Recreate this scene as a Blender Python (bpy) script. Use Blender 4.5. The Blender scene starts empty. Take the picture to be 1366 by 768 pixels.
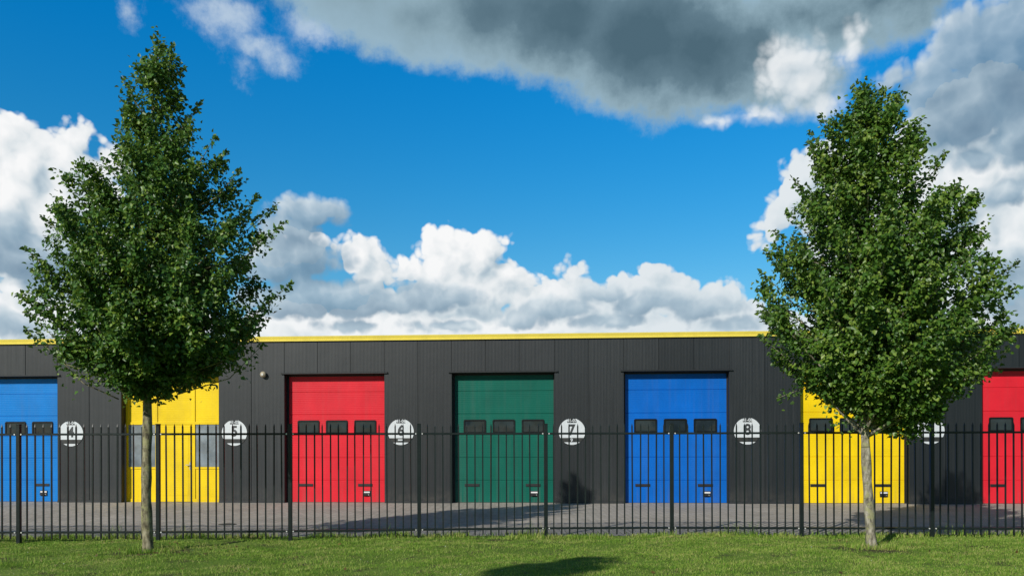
import bpy, bmesh, math, random
import numpy as np
from mathutils import Vector, Matrix

random.seed(7)
RNG = np.random.default_rng(11)
SC = bpy.context.scene
COL = SC.collection

# ------------------------------------------------------------------ layout numbers (metres; camera at x=0, y=0, looks along +y)
F = 1062.4            # focal length in photo pixels (28 mm on a 36 mm sensor, 1366 px wide)
HZ = 593.0            # horizon row in the photo
CAM_H = 1.70
THETA = math.radians(3.57)      # the facade is turned a little: its right end stands nearer
WALL_Y = 23.2
SUN_EL = math.radians(29.8)
SUN_AZ = math.atan(0.705)       # light travels towards +x, +y


def px_s(px):
    """photo column -> metres along the facade"""
    k = (px - 683) / F
    return WALL_Y * k / (math.cos(THETA) + k * math.sin(THETA))


# ------------------------------------------------------------------ object helpers
def link(o, parent=None):
    COL.objects.link(o)
    if parent is not None:
        o.parent = parent
    return o


def empty(name, loc=(0, 0, 0), rz=0.0):
    o = bpy.data.objects.new(name, None)
    o.empty_display_size = 0.2
    o.location = loc
    o.rotation_euler = (0, 0, rz)
    return link(o)


def tag(o, label=None, cat=None, group=None, kind=None):
    if label: o['label'] = label
    if cat: o['category'] = cat
    if group: o['group'] = group
    if kind: o['kind'] = kind
    return o


class MB:
    def __init__(self):
        self.v, self.f, self.m = [], [], []

    def add(self, verts, faces, mi=0):
        n = len(self.v)
        self.v += [tuple(p) for p in verts]
        self.f += [tuple(i + n for i in f) for f in faces]
        self.m += [mi] * len(faces)

    def box(self, x0, x1, y0, y1, z0, z1, mi=0):
        v = [(x0, y0, z0), (x1, y0, z0), (x1, y1, z0), (x0, y1, z0), (x0, y0, z1), (x1, y0, z1), (x1, y1, z1), (x0, y1, z1)]
        f = [(0, 3, 2, 1), (4, 5, 6, 7), (0, 1, 5, 4), (1, 2, 6, 5), (2, 3, 7, 6), (3, 0, 4, 7)]
        self.add(v, f, mi)

    def cyl(self, c, r, axis, h, n=16, mi=0, r2=None):
        """solid cylinder or cone from c along axis ('x','y','z')"""
        r2 = r if r2 is None else r2
        vs = []
        for k, (rr, t) in enumerate(((r, 0.0), (r2, h))):
            for i in range(n):
                a = 2 * math.pi * i / n
                p, q = rr * math.cos(a), rr * math.sin(a)
                vs.append({'x': (c[0] + t, c[1] + p, c[2] + q), 'y': (c[0] + q, c[1] + t, c[2] + p), 'z': (c[0] + p, c[1] + q, c[2] + t)}[axis])
        fs = [tuple(range(n))[::-1], tuple(range(n, 2 * n))]
        fs += [(i, (i + 1) % n, n + (i + 1) % n, n + i) for i in range(n)]
        self.add(vs, fs, mi)

    def tube(self, pts, radii, n=8, mi=0, wob=0.0, caps=True):
        rings = []
        pts = [Vector(p) for p in pts]
        ref = Vector((1, 0, 0))
        for i, p in enumerate(pts):
            d = (pts[min(i + 1, len(pts) - 1)] - pts[max(i - 1, 0)]).normalized()
            a = ref - d * ref.dot(d)
            if a.length < 1e-3:
                a = Vector((0, 1, 0)) - d * d.y
            a.normalize()
            ref = a
            b = d.cross(a)
            rings.append([p + (a * math.cos(2 * math.pi * k / n) + b * math.sin(2 * math.pi * k / n)) * radii[i] * (1 + wob * random.uniform(-1, 1)) for k in range(n)])
        vs = [q for r in rings for q in r]
        fs = []
        for i in range(len(pts) - 1):
            for k in range(n):
                fs.append((i * n + k, i * n + (k + 1) % n, (i + 1) * n + (k + 1) % n, (i + 1) * n + k))
        if caps:
            fs.append(tuple(range(n))[::-1])
            fs.append(tuple(range((len(pts) - 1) * n, len(pts) * n)))
        self.add(vs, fs, mi)

    def build(self, name, mats, parent=None, smooth=False, bevel=0.0):
        me = bpy.data.meshes.new(name)
        me.from_pydata(self.v, [], self.f)
        mats = mats if isinstance(mats, (list, tuple)) else [mats]
        for m in mats:
            me.materials.append(m)
        me.polygons.foreach_set('material_index', self.m)
        if bevel > 0:
            bm = bmesh.new(); bm.from_mesh(me)
            bmesh.ops.bevel(bm, geom=list(bm.edges), offset=bevel, segments=1, affect='EDGES', clamp_overlap=True)
            bm.to_mesh(me); bm.free()
        if smooth:
            me.polygons.foreach_set('use_smooth', [True] * len(me.polygons))
        me.update()
        return link(bpy.data.objects.new(name, me), parent)


def np_mesh(name, verts, faces, mat, parent=None):
    """mesh from numpy arrays, faces all of the same size"""
    me = bpy.data.meshes.new(name)
    nv, nf, k = len(verts), len(faces), faces.shape[1]
    me.vertices.add(nv); me.vertices.foreach_set('co', verts.astype(np.float32).ravel())
    me.loops.add(nf * k); me.loops.foreach_set('vertex_index', faces.astype(np.int32).ravel())
    me.polygons.add(nf)
    me.polygons.foreach_set('loop_start', (np.arange(nf) * k).astype(np.int32))
    me.update(calc_edges=True)
    me.materials.append(mat)
    return link(bpy.data.objects.new(name, me), parent)


def copy_tree(o, parent=None):
    c = o.copy()
    COL.objects.link(c)
    c.parent = parent
    for ch in list(o.children):
        copy_tree(ch, c)
    return c


# ------------------------------------------------------------------ material helpers
class NT:
    """small wrapper for building node graphs"""
    def __init__(self, tree):
        self.t = tree; self.n = tree.nodes; self.l = tree.links

    def node(self, typ, **kw):
        nd = self.n.new(typ)
        for k, v in kw.items():
            setattr(nd, k, v)
        return nd

    def put(self, sock, val):
        if hasattr(val, 'is_output') or isinstance(val, bpy.types.NodeSocket):
            self.l.new(val, sock)
        else:
            sock.default_value = val

    def math(self, op, a, b=None, c=None, clamp=False):
        nd = self.node('ShaderNodeMath', operation=op, use_clamp=clamp)
        self.put(nd.inputs[0], a)
        if b is not None: self.put(nd.inputs[1], b)
        if c is not None: self.put(nd.inputs[2], c)
        return nd.outputs[0]

    def vec(self, op, a, b=None, c=None):
        nd = self.node('ShaderNodeVectorMath', operation=op)
        self.put(nd.inputs[0], a)
        if b is not None: self.put(nd.inputs[1], b)
        if c is not None: self.put(nd.inputs[2], c)
        return nd.outputs['Value'] if op in ('LENGTH', 'DISTANCE', 'DOT_PRODUCT') else nd.outputs[0]

    def noise(self, vec, scale, detail=4, rough=0.55, dims='3D', color=False, dist=0.0):
        nd = self.node('ShaderNodeTexNoise', noise_dimensions=dims)
        if vec is not None: self.put(nd.inputs['Vector'], vec)
        nd.inputs['Scale'].default_value = scale
        nd.inputs['Detail'].default_value = detail
        nd.inputs['Roughness'].default_value = rough
        nd.inputs['Distortion'].default_value = dist
        return nd.outputs['Color' if color else 'Fac'] if color else nd.outputs[0]

    def ramp(self, fac, stops, interp='LINEAR'):
        nd = self.node('ShaderNodeValToRGB')
        cr = nd.color_ramp
        cr.interpolation = interp
        while len(cr.elements) < len(stops):
            cr.elements.new(0.5)
        for e, (p, c) in zip(cr.elements, stops):
            e.position = p
            e.color = (c[0], c[1], c[2], 1) if hasattr(c, '__len__') else (c, c, c, 1)
        self.put(nd.inputs[0], fac)
        return nd.outputs[0]

    def maprange(self, v, a, b, c=0.0, d=1.0, smooth=False):
        nd = self.node('ShaderNodeMapRange', interpolation_type='SMOOTHSTEP' if smooth else 'LINEAR')
        self.put(nd.inputs[0], v)
        for i, x in enumerate((a, b, c, d)):
            nd.inputs[i + 1].default_value = x
        return nd.outputs[0]

    def mix(self, fac, a, b, typ='MIX'):
        nd = self.node('ShaderNodeMix', data_type='RGBA', blend_type=typ, clamp_factor=True)
        self.put(nd.inputs['Factor'], fac)
        for key, val in ((6, a), (7, b)):
            if isinstance(val, (tuple, list)):
                nd.inputs[key].default_value = (val[0], val[1], val[2], 1)
            else:
                self.put(nd.inputs[key], val)
        return nd.outputs[2]

    def bump(self, h, strength=0.3, dist=0.01):
        nd = self.node('ShaderNodeBump')
        nd.inputs['Strength'].default_value = strength
        nd.inputs['Distance'].default_value = dist
        self.put(nd.inputs['Height'], h)
        return nd.outputs[0]


def new_mat(name):
    m = bpy.data.materials.new(name)
    m.use_nodes = True
    nt = NT(m.node_tree)
    bs = m.node_tree.nodes['Principled BSDF']
    return m, nt, bs


def objco(nt):
    return nt.node('ShaderNodeTexCoord').outputs['Object']


def paint(name, col, rough=0.4, var=0.06, spec=0.5, metal=0.0, scale=3.0, bump=0.0):
    m, nt, bs = new_mat(name)
    co = objco(nt)
    n = nt.noise(co, scale, 5, 0.6)
    dark = [c * (1 - var * 2.2) for c in col]
    lite = [min(1, c * (1 + var)) for c in col]
    nt.l.new(nt.ramp(n, [(0.3, dark), (0.7, lite)]), bs.inputs['Base Color'])
    n2 = nt.noise(co, scale * 4, 4, 0.6)
    nt.l.new(nt.maprange(n2, 0.3, 0.7, rough * 0.85, min(1, rough * 1.15)), bs.inputs['Roughness'])
    bs.inputs['Specular IOR Level'].default_value = spec
    bs.inputs['Metallic'].default_value = metal
    if bump:
        nt.l.new(nt.bump(nt.noise(co, scale * 20, 3), bump, 0.004), bs.inputs['Normal'])
    return m


def door_paint(name, col, rough=0.42):
    """coated steel door skin: fine horizontal embossed lines, dust low down, faint unevenness"""
    m, nt, bs = new_mat(name)
    co = objco(nt)
    sep = nt.node('ShaderNodeSeparateXYZ'); nt.l.new(co, sep.inputs[0])
    n = nt.noise(co, 1.3, 5, 0.6)
    base = nt.ramp(n, [(0.3, [c * 0.80 for c in col]), (0.7, col)])
    st = nt.node('ShaderNodeMapping'); st.inputs['Scale'].default_value = (9, 9, 0.35); nt.l.new(co, st.inputs['Vector'])
    streak = nt.noise(st.outputs[0], 1.0, 5, 0.65)
    dirt = nt.math('MULTIPLY', nt.maprange(streak, 0.5, 0.8), nt.maprange(sep.outputs['Z'], 0.0, 0.6, 0.60, 0.12))
    nt.l.new(nt.mix(dirt, base, (0.12, 0.11, 0.10)), bs.inputs['Base Color'])
    w = nt.math('SINE', nt.math('MULTIPLY', sep.outputs['Z'], 2 * math.pi / 0.055))
    h = nt.math('ADD', nt.math('MULTIPLY', w, 0.0006), nt.math('MULTIPLY', nt.noise(co, 0.9, 3), 0.004))
    nt.l.new(nt.bump(h, 1.0, 1.0), bs.inputs['Normal'])
    nt.l.new(nt.maprange(streak, 0.3, 0.7, rough * 0.9, rough * 1.15), bs.inputs['Roughness'])
    bs.inputs['Specular IOR Level'].default_value = 0.24
    return m


def cladding_mat():
    """anthracite micro-ribbed sandwich panel"""
    m, nt, bs = new_mat('anthracite_cladding')
    co = objco(nt)
    sep = nt.node('ShaderNodeSeparateXYZ'); nt.l.new(co, sep.inputs[0])
    X = sep.outputs['X']
    panel = nt.math('FLOOR', nt.math('SUBTRACT', X, 0.24))
    wn = nt.node('ShaderNodeTexWhiteNoise', noise_dimensions='1D'); nt.l.new(panel, wn.inputs['W'])
    st = nt.node('ShaderNodeMapping'); st.inputs['Scale'].default_value = (14, 1, 0.30); nt.l.new(co, st.inputs['Vector'])
    streak = nt.noise(st.outputs[0], 1.0, 6, 0.7)
    blot = nt.noise(co, 0.6, 5, 0.6)
    cm = nt.node('ShaderNodeMix', data_type='RGBA'); cm.inputs['Factor'].default_value = 0.0; cm_in = cm.inputs[6]
    f = nt.math('ADD', nt.math('MULTIPLY', streak, 0.50), nt.math('ADD', nt.math('MULTIPLY', blot, 0.30), nt.math('MULTIPLY', wn.outputs[0], 0.20)))
    nt.l.new(nt.ramp(f, [(0.30, (0.005, 0.0080, 0.010)), (0.52, (0.0095, 0.0130, 0.0155)), (0.72, (0.021, 0.025, 0.027))]), cm_in)
    splash = nt.math('MULTIPLY', nt.maprange(sep.outputs['Z'], 0.05, 0.55, 1.0, 0.0), nt.maprange(nt.noise(co, 4, 5, 0.65), 0.35, 0.7))
    nt.l.new(nt.mix(nt.math('MULTIPLY', splash, 0.5), cm.outputs[2], (0.075, 0.068, 0.056)), bs.inputs['Base Color'])
    rib = nt.math('SINE', nt.math('MULTIPLY', X, 2 * math.pi / 0.0833))
    rib = nt.math('MULTIPLY', nt.math('POWER', nt.math('ABSOLUTE', rib), 0.4), 0.0030)
    h = nt.math('ADD', rib, nt.math('MULTIPLY', nt.noise(co, 1.1, 3), 0.006))
    nt.l.new(nt.bump(h, 0.8, 1.0), bs.inputs['Normal'])
    nt.l.new(nt.maprange(streak, 0.3, 0.7, 0.42, 0.50), bs.inputs['Roughness'])
    bs.inputs['Specular IOR Level'].default_value = 0.54
    return m


def glass_mat(name, col, rough=0.06, spec=0.5):
    m, nt, bs = new_mat(name)
    co = objco(nt)
    n = nt.noise(co, 2.5, 3)
    nt.l.new(nt.ramp(n, [(0.35, [c * 0.7 for c in col]), (0.7, [c * 1.3 for c in col])]), bs.inputs['Base Color'])
    bs.inputs['Roughness'].default_value = rough
    bs.inputs['Specular IOR Level'].default_value = spec
    nt.l.new(nt.bump(nt.noise(co, 3.0, 1), 0.25, 0.02), bs.inputs['Normal'])
    return m


def leaf_mat(name, c0, c1, c2):
    m, nt, bs = new_mat(name)
    geo = nt.node('ShaderNodeNewGeometry')
    rnd = geo.outputs['Random Per Island']
    co = objco(nt)
    n = nt.maprange(nt.noise(co, 2.4, 4), 0.3, 0.7)
    f = nt.math('ADD', nt.math('MULTIPLY', rnd, 0.6), nt.math('MULTIPLY', n, 0.4))
    col = nt.ramp(f, [(0.12, c0), (0.55, c1), (0.92, c2)])
    # the underside of a leaf is paler and duller
    col2 = nt.mix(geo.outputs['Backfacing'], col, nt.mix(0.35, col, (0.16, 0.22, 0.13)))
    nt.l.new(col2, bs.inputs['Base Color'])
    bs.inputs['Roughness'].default_value = 0.42
    bs.inputs['Specular IOR Level'].default_value = 0.45
    tr = nt.node('ShaderNodeBsdfTranslucent')
    nt.l.new(nt.mix(0.5, col, (0.16, 0.26, 0.03)), tr.inputs[0])
    mx = nt.node('ShaderNodeMixShader'); mx.inputs[0].default_value = 0.30
    nt.l.new(bs.outputs[0], mx.inputs[1]); nt.l.new(tr.outputs[0], mx.inputs[2])
    out = nt.n['Material Output']
    nt.l.new(mx.outputs[0], out.inputs[0])
    return m


def bark_mat(name, a, b, c):
    m, nt, bs = new_mat(name)
    co = objco(nt)
    mp = nt.node('ShaderNodeMapping'); mp.inputs['Scale'].default_value = (16, 16, 6.0); nt.l.new(co, mp.inputs['Vector'])
    n = nt.noise(mp.outputs[0], 1.0, 6, 0.65)
    base = nt.ramp(n, [(0.36, a), (0.50, b), (0.64, c)])
    lich = nt.maprange(nt.noise(co, 9, 4, 0.6), 0.52, 0.60)
    col = nt.mix(nt.math('MULTIPLY', lich, 0.65), base, (0.30, 0.30, 0.13))
    rings = nt.node('ShaderNodeMapping'); rings.inputs['Scale'].default_value = (2.0, 2.0, 22); nt.l.new(co, rings.inputs['Vector'])
    lent = nt.maprange(nt.noise(rings.outputs[0], 1.0, 3, 0.6), 0.62, 0.70)
    col = nt.mix(nt.math('MULTIPLY', lent, 0.7), col, (0.05, 0.042, 0.03))
    nt.l.new(col, bs.inputs['Base Color'])
    bs.inputs['Roughness'].default_value = 0.9
    nt.l.new(nt.bump(nt.math('ADD', n, nt.math('MULTIPLY', nt.noise(co, 60, 3), 0.3)), 0.6, 0.02), bs.inputs['Normal'])
    return m


def grass_ground_mat(name, trees):
    m, nt, bs = new_mat(name)
    co = objco(nt)
    n1 = nt.noise(co, 0.9, 5, 0.6)
    n2 = nt.noise(co, 14, 5, 0.7)
    col = nt.ramp(nt.math('ADD', nt.math('MULTIPLY', n1, 0.6), nt.math('MULTIPLY', n2, 0.4)),
                  [(0.32, (0.070, 0.115, 0.016)), (0.5, (0.115, 0.190, 0.026)), (0.68, (0.18, 0.24, 0.05))])
    soil = nt.ramp(nt.noise(co, 30, 5, 0.7), [(0.3, (0.035, 0.026, 0.016)), (0.7, (0.085, 0.066, 0.042))])
    mask = nt.maprange(nt.math('ADD', nt.noise(co, 2.2, 5, 0.7), nt.math('MULTIPLY', n2, 0.12)), 0.60, 0.72)
    for (tx, ty, r) in trees:
        d = nt.vec('DISTANCE', co, (tx, ty, 0.0))
        d = nt.math('ADD', d, nt.math('MULTIPLY', nt.math('SUBTRACT', nt.noise(co, 5, 3), 0.5), 0.6))
        mask = nt.math('MAXIMUM', mask, nt.maprange(d, r * 0.6, r, 1.0, 0.0))
    nt.l.new(nt.mix(mask, col, soil), bs.inputs['Base Color'])
    bs.inputs['Roughness'].default_value = 0.95
    bs.inputs['Specular IOR Level'].default_value = 0.15
    nt.l.new(nt.bump(n2, 0.8, 0.03), bs.inputs['Normal'])
    return m


def blade_mat():
    m, nt, bs = new_mat('grass_blade')
    geo = nt.node('ShaderNodeNewGeometry')
    co = objco(nt)
    st = nt.node('ShaderNodeMapping'); st.inputs['Scale'].default_value = (0.7, 2.4, 1.0); nt.l.new(co, st.inputs['Vector'])
    n = nt.maprange(nt.noise(st.outputs[0], 1.3, 6, 0.70), 0.28, 0.72)
    f = nt.math('ADD', nt.math('MULTIPLY', geo.outputs['Random Per Island'], 0.42), nt.math('MULTIPLY', n, 0.55))
    col = nt.ramp(f, [(0.16, (0.060, 0.145, 0.014)), (0.34, (0.150, 0.310, 0.028)), (0.52, (0.29, 0.42, 0.060)), (0.68, (0.43, 0.45, 0.14)), (0.88, (0.46, 0.36, 0.19))])
    nt.l.new(col, bs.inputs['Base Color'])
    bs.inputs['Roughness'].default_value = 0.6
    bs.inputs['Specular IOR Level'].default_value = 0.25
    tr = nt.node('ShaderNodeBsdfTranslucent'); nt.l.new(nt.mix(0.4, col, (0.2, 0.3, 0.03)), tr.inputs[0])
    mx = nt.node('ShaderNodeMixShader'); mx.inputs[0].default_value = 0.3
    nt.l.new(bs.outputs[0], mx.inputs[1]); nt.l.new(tr.outputs[0], mx.inputs[2])
    nt.l.new(mx.outputs[0], nt.n['Material Output'].inputs[0])
    return m


def paving_mat(name, c_lo, c_hi, size, rot, mortar):
    m, nt, bs = new_mat(name)
    co = objco(nt)
    mp = nt.node('ShaderNodeMapping'); mp.inputs['Rotation'].default_value = (0, 0, rot); nt.l.new(co, mp.inputs['Vector'])
    br = nt.node('ShaderNodeTexBrick', offset=0.5)
    nt.l.new(mp.outputs[0], br.inputs['Vector'])
    br.inputs['Color1'].default_value = (*c_lo, 1); br.inputs['Color2'].default_value = (*c_hi, 1)
    br.inputs['Mortar'].default_value = (*mortar, 1)
    br.inputs['Scale'].default_value = 1.0
    br.inputs['Mortar Size'].default_value = 0.008
    br.inputs['Brick Width'].default_value = size[0]; br.inputs['Row Height'].default_value = size[1]
    n1 = nt.noise(co, 0.45, 6, 0.65)
    n2 = nt.noise(co, 6, 5, 0.7)
    tone = nt.ramp(nt.math('ADD', nt.math('MULTIPLY', n1, 0.6), nt.math('MULTIPLY', n2, 0.4)), [(0.28, 0.62), (0.45, 0.92), (0.58, 1.04), (0.72, 1.22)])
    col = nt.mix(1.0, br.outputs['Color'], tone, 'MULTIPLY')
    spot = nt.maprange(nt.noise(co, 3.3, 4, 0.6), 0.66, 0.74)
    col = nt.mix(nt.math('MULTIPLY', spot, 0.45), col, (0.08, 0.075, 0.065))
    nt.l.new(col, bs.inputs['Base Color'])
    bs.inputs['Roughness'].default_value = 0.88
    bs.inputs['Specular IOR Level'].default_value = 0.3
    h = nt.math('ADD', nt.math('MULTIPLY', br.outputs['Fac'], -0.6), nt.math('MULTIPLY', n2, 0.3))
    nt.l.new(nt.bump(h, 0.6, 0.012), bs.inputs['Normal'])
    return m


M = {}
M['clad'] = cladding_mat()
M['dark_trim'] = paint('dark_trim', (0.022, 0.025, 0.027), 0.45)
M['rubber_and_shade_black'] = paint('rubber_and_shade_black', (0.012, 0.012, 0.013), 0.6)  # rubber parts, and the shade painted into the door recesses
M['yellow_trim'] = paint('yellow_trim', (0.84, 0.68, 0.10), 0.36, 0.04, spec=0.8)
M['roof'] = paint('roof_membrane', (0.12, 0.12, 0.12), 0.8)
RED = (0.70, 0.018, 0.034); GREEN = (0.002, 0.118, 0.082); BLUE = (0.000, 0.128, 0.54); YELLOW = (0.88, 0.62, 0.004)
M['red'] = door_paint('red_door_paint', RED)
M['green'] = door_paint('green_door_paint', GREEN)
M['blue'] = door_paint('blue_door_paint', BLUE)
M['light_blue'] = door_paint('light_blue_door_paint', (0.000, 0.195, 0.60))
M['yellow'] = door_paint('yellow_door_paint', YELLOW)
M['pane'] = glass_mat('dark_window_pane', (0.018, 0.028, 0.034), 0.06, 0.28)
M['pane_frame'] = paint('window_surround', (0.005, 0.006, 0.007), 0.4, spec=0.3)
M['entry_glass'] = glass_mat('grey_entrance_glass', (0.20, 0.24, 0.27), 0.10)
M['metal'] = paint('brushed_metal', (0.55, 0.55, 0.54), 0.35, metal=0.9)
M['white_foil'] = paint('white_sign_foil', (0.60, 0.64, 0.66), 0.38, 0.03, spec=1.0)
M['sign_dark'] = paint('dark_sign_lettering', (0.035, 0.04, 0.043), 0.5)
M['fence'] = paint('dark_green_fence_paint', (0.010, 0.016, 0.016), 0.36, 0.15, spec=0.35)
M['bolt'] = paint('zinc_bolt', (0.75, 0.75, 0.74), 0.3, metal=0.4)
M['lamp_beige'] = paint('beige_lamp_housing', (0.36, 0.31, 0.21), 0.45)
M['lamp_glass'] = paint('opal_lamp_glass', (0.62, 0.62, 0.58), 0.25)
M['label_white'] = paint('white_label', (0.75, 0.75, 0.74), 0.4)
M['pave'] = paving_mat('grey_clinker_paving', (0.325, 0.295, 0.25), (0.43, 0.39, 0.335), (0.21, 0.105), math.radians(45), (0.22, 0.20, 0.17))
M['pave_edge'] = paving_mat('darker_paving_strip', (0.25, 0.24, 0.215), (0.34, 0.325, 0.29), (0.21, 0.105), math.radians(0), (0.07, 0.066, 0.058))
M['concrete'] = paint('concrete_kerb', (0.27, 0.25, 0.215), 0.9, 0.12, spec=0.2, bump=0.3)
M['bark_l'] = bark_mat('bark_olive', (0.045, 0.038, 0.022), (0.175, 0.155, 0.092), (0.34, 0.31, 0.205))
M['bark_r'] = bark_mat('bark_pale', (0.060, 0.053, 0.036), (0.225, 0.205, 0.150), (0.42, 0.39, 0.31))
M['leaf_l'] = leaf_mat('leaf_dark_green', (0.028, 0.090, 0.016), (0.074, 0.180, 0.024), (0.240, 0.330, 0.040))
M['leaf_r'] = leaf_mat('leaf_mid_green', (0.032, 0.095, 0.013), (0.086, 0.185, 0.021), (0.240, 0.330, 0.048))
M['blade'] = blade_mat()
M['dry_leaf'] = leaf_mat('dry_leaf', (0.10, 0.055, 0.018), (0.22, 0.14, 0.04), (0.30, 0.26, 0.06))
M['daisy'] = paint('daisy_petals', (0.8, 0.8, 0.76), 0.7)

# ------------------------------------------------------------------ the setting: ground, lawn, paving
TL = (-5.74, 12.56)     # the tree by the left entrance
TR = (5.77, 12.80)      # the tree by the right yellow door
T3 = (-6.75, 0.6)        # the tree beside the photographer, only its shadow shows
PAVE_Y = 14.78

g = MB(); g.add([(-500, -200, -0.06), (500, -200, -0.06), (500, 900, -0.06), (-500, 900, -0.06)], [(0, 1, 2, 3)])
M['lawn'] = grass_ground_mat('lawn_soil_and_turf', [(TL[0], TL[1], 0.75), (TR[0], TR[1], 0.62), (T3[0], T3[1], 0.6)])
tag(g.build('ground', M['lawn']), kind='structure')


def lawn_z(x, y):
    x = np.asarray(x, float); y = np.asarray(y, float)
    z = 0.018 * np.sin(x * 1.3 + 0.7 * y) + 0.014 * np.sin(2.9 * y - 0.8 * x + 1.0) + 0.010 * np.sin(5.1 * x + 1.3 * y)
    z = z + 0.008 * np.sin(9.7 * x - 7.1 * y)
    for (tx, ty) in (TL, TR):
        z = z + 0.015 * np.exp(-((x - tx) ** 2 + (y - ty) ** 2) / 0.35)
    fade = np.clip((PAVE_Y - y) / 0.5, 0, 1)
    return z * fade + 0.012


xs = np.linspace(-34, 34, 273); ys = np.linspace(-12, PAVE_Y - 0.002, 161)
gx, gy = np.meshgrid(xs, ys)
edge = np.where(gy > PAVE_Y - 0.12, 0.0, 0.0)
lv = np.stack([gx, gy, lawn_z(gx, gy)], -1).reshape(-1, 3)
nx, ny = len(xs), len(ys)
ii, jj = np.meshgrid(np.arange(nx - 1), np.arange(ny - 1))
q = (jj * nx + ii).ravel()
lf = np.stack([q, q + 1, q + nx + 1, q + nx], -1)
lawn = np_mesh('lawn', lv, lf, M['lawn'])
lawn.data.polygons.foreach_set('use_smooth', [True] * len(lawn.data.polygons))
tag(lawn, kind='structure')

p = MB(); p.box(-34, 34, PAVE_Y + 1.62, 26, -0.05, 0.0)
tag(p.build('pavement', M['pave']), kind='structure')
p = MB(); p.box(-34, 34, PAVE_Y, PAVE_Y + 1.52, -0.05, 0.0)
tag(p.build('paving_strip', M['pave_edge']), kind='structure')
p = MB(); p.box(-34, 34, PAVE_Y + 1.52, PAVE_Y + 1.62, -0.05, 0.004)
tag(p.build('kerb', M['concrete']), kind='structure')


# grass blades (nobody could count them): one object
def blades(n, xr, yr, h0, h1, w, keep=None, lean=0.5):
    x = RNG.uniform(*xr, n); y = RNG.uniform(*yr, n)
    if keep is not None:
        k = keep(x, y); x, y = x[k], y[k]
    n = len(x)
    a = RNG.uniform(0, 2 * np.pi, n)
    clump = 0.5 + 0.5 * np.sin(x * 3.1 + 1.7 * np.sin(y * 2.3)) * np.sin(y * 4.3 + 1.1 * np.sin(x * 1.9))
    h = RNG.uniform(h0, h1, n) * (0.65 + 0.6 * clump)
    z = lawn_z(x, y) - 0.006
    dx, dy = np.cos(a) * w * .5, np.sin(a) * w * .5
    b = RNG.uniform(0, 2 * np.pi, n); ln = RNG.uniform(0.1, 1.0, n) * lean * h
    ox, oy = np.cos(b) * ln, np.sin(b) * ln
    v = np.empty((n, 5, 3))
    v[:, 0] = np.stack([x - dx, y - dy, z], -1); v[:, 1] = np.stack([x + dx, y + dy, z], -1)
    v[:, 2] = np.stack([x + dx * .8 + ox * .35, y + dy * .8 + oy * .35, z + h * .6], -1)
    v[:, 3] = np.stack([x - dx * .8 + ox * .35, y - dy * .8 + oy * .35, z + h * .6], -1)
    v[:, 4] = np.stack([x + ox, y + oy, z + h], -1)
    return v


def near_tree(x, y):
    d = np.minimum(np.hypot((x - TL[0]) / 1.25, y - TL[1]), np.hypot((x - TR[0]) / 1.2, (y - TR[1])))
    return (RNG.random(len(x)) < np.clip((d - 0.16) / 0.5, 0.06, 1)) & ((np.sin(x * 1.7 + 2 * np.sin(y * 1.4)) * np.sin(y * 2.6 + x * .6) > -0.42) | (RNG.random(len(x)) < 0.30))


B = [blades(300000, (-11.5, 11.5), (9.2, PAVE_Y - 0.03), 0.014, 0.042, 0.0065, near_tree, 1.1),
     blades(40000, (-14, 14), (5.5, 9.2), 0.025, 0.06, 0.011, None, 0.9),
     blades(9000, (-11.5, 11.5), (11.0, PAVE_Y - 0.03), 0.05, 0.10, 0.006, lambda x, y: np.sin(x * 2.3 + y) * np.sin(x * 0.9 - 2 * y) > 0.25, 0.6),
     blades(26000, (-14, 14), (PAVE_Y - 0.42, PAVE_Y + 0.05), 0.04, 0.12, 0.009,
            lambda x, y: (np.sin(x * 2.1) + np.sin(x * 5.3 + 1) + 0.8 * np.sin(x * 11.7) > RNG.uniform(-1.9, 1.6, len(x))), 0.7)]
B.append(blades(1500, (-11.5, 11.5), (PAVE_Y - 0.35, PAVE_Y + 0.02), 0.14, 0.30, 0.006,
                lambda x, y: np.sin(x * 1.7 + 0.6) + np.sin(x * 4.9) > 1.0, 0.5))
B.append(blades(2500, (-11.5, 11.5), (9.6, PAVE_Y - 0.1), 0.09, 0.17, 0.005,
                lambda x, y: np.sin(x * 3.3 + 2 * y) * np.sin(x * 1.1 - 3.1 * y) > 0.62, 0.5))
for (tx, ty) in (TL, TR):
    B.append(blades(900, (tx - 0.35, tx + 0.45), (ty - 0.3, ty + 0.3), 0.04, 0.13, 0.008, None, 0.7))
bv = np.concatenate(B)
nb = len(bv)
base = (np.arange(nb) * 5)[:, None]
t3 = np.concatenate([base + np.array([[0, 1, 2]]), base + np.array([[0, 2, 3]]), base + np.array([[3, 2, 4]])], 0)
grass = np_mesh('grass', bv.reshape(-1, 3), t3, M['blade'])
tag(grass, kind='stuff')


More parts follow.
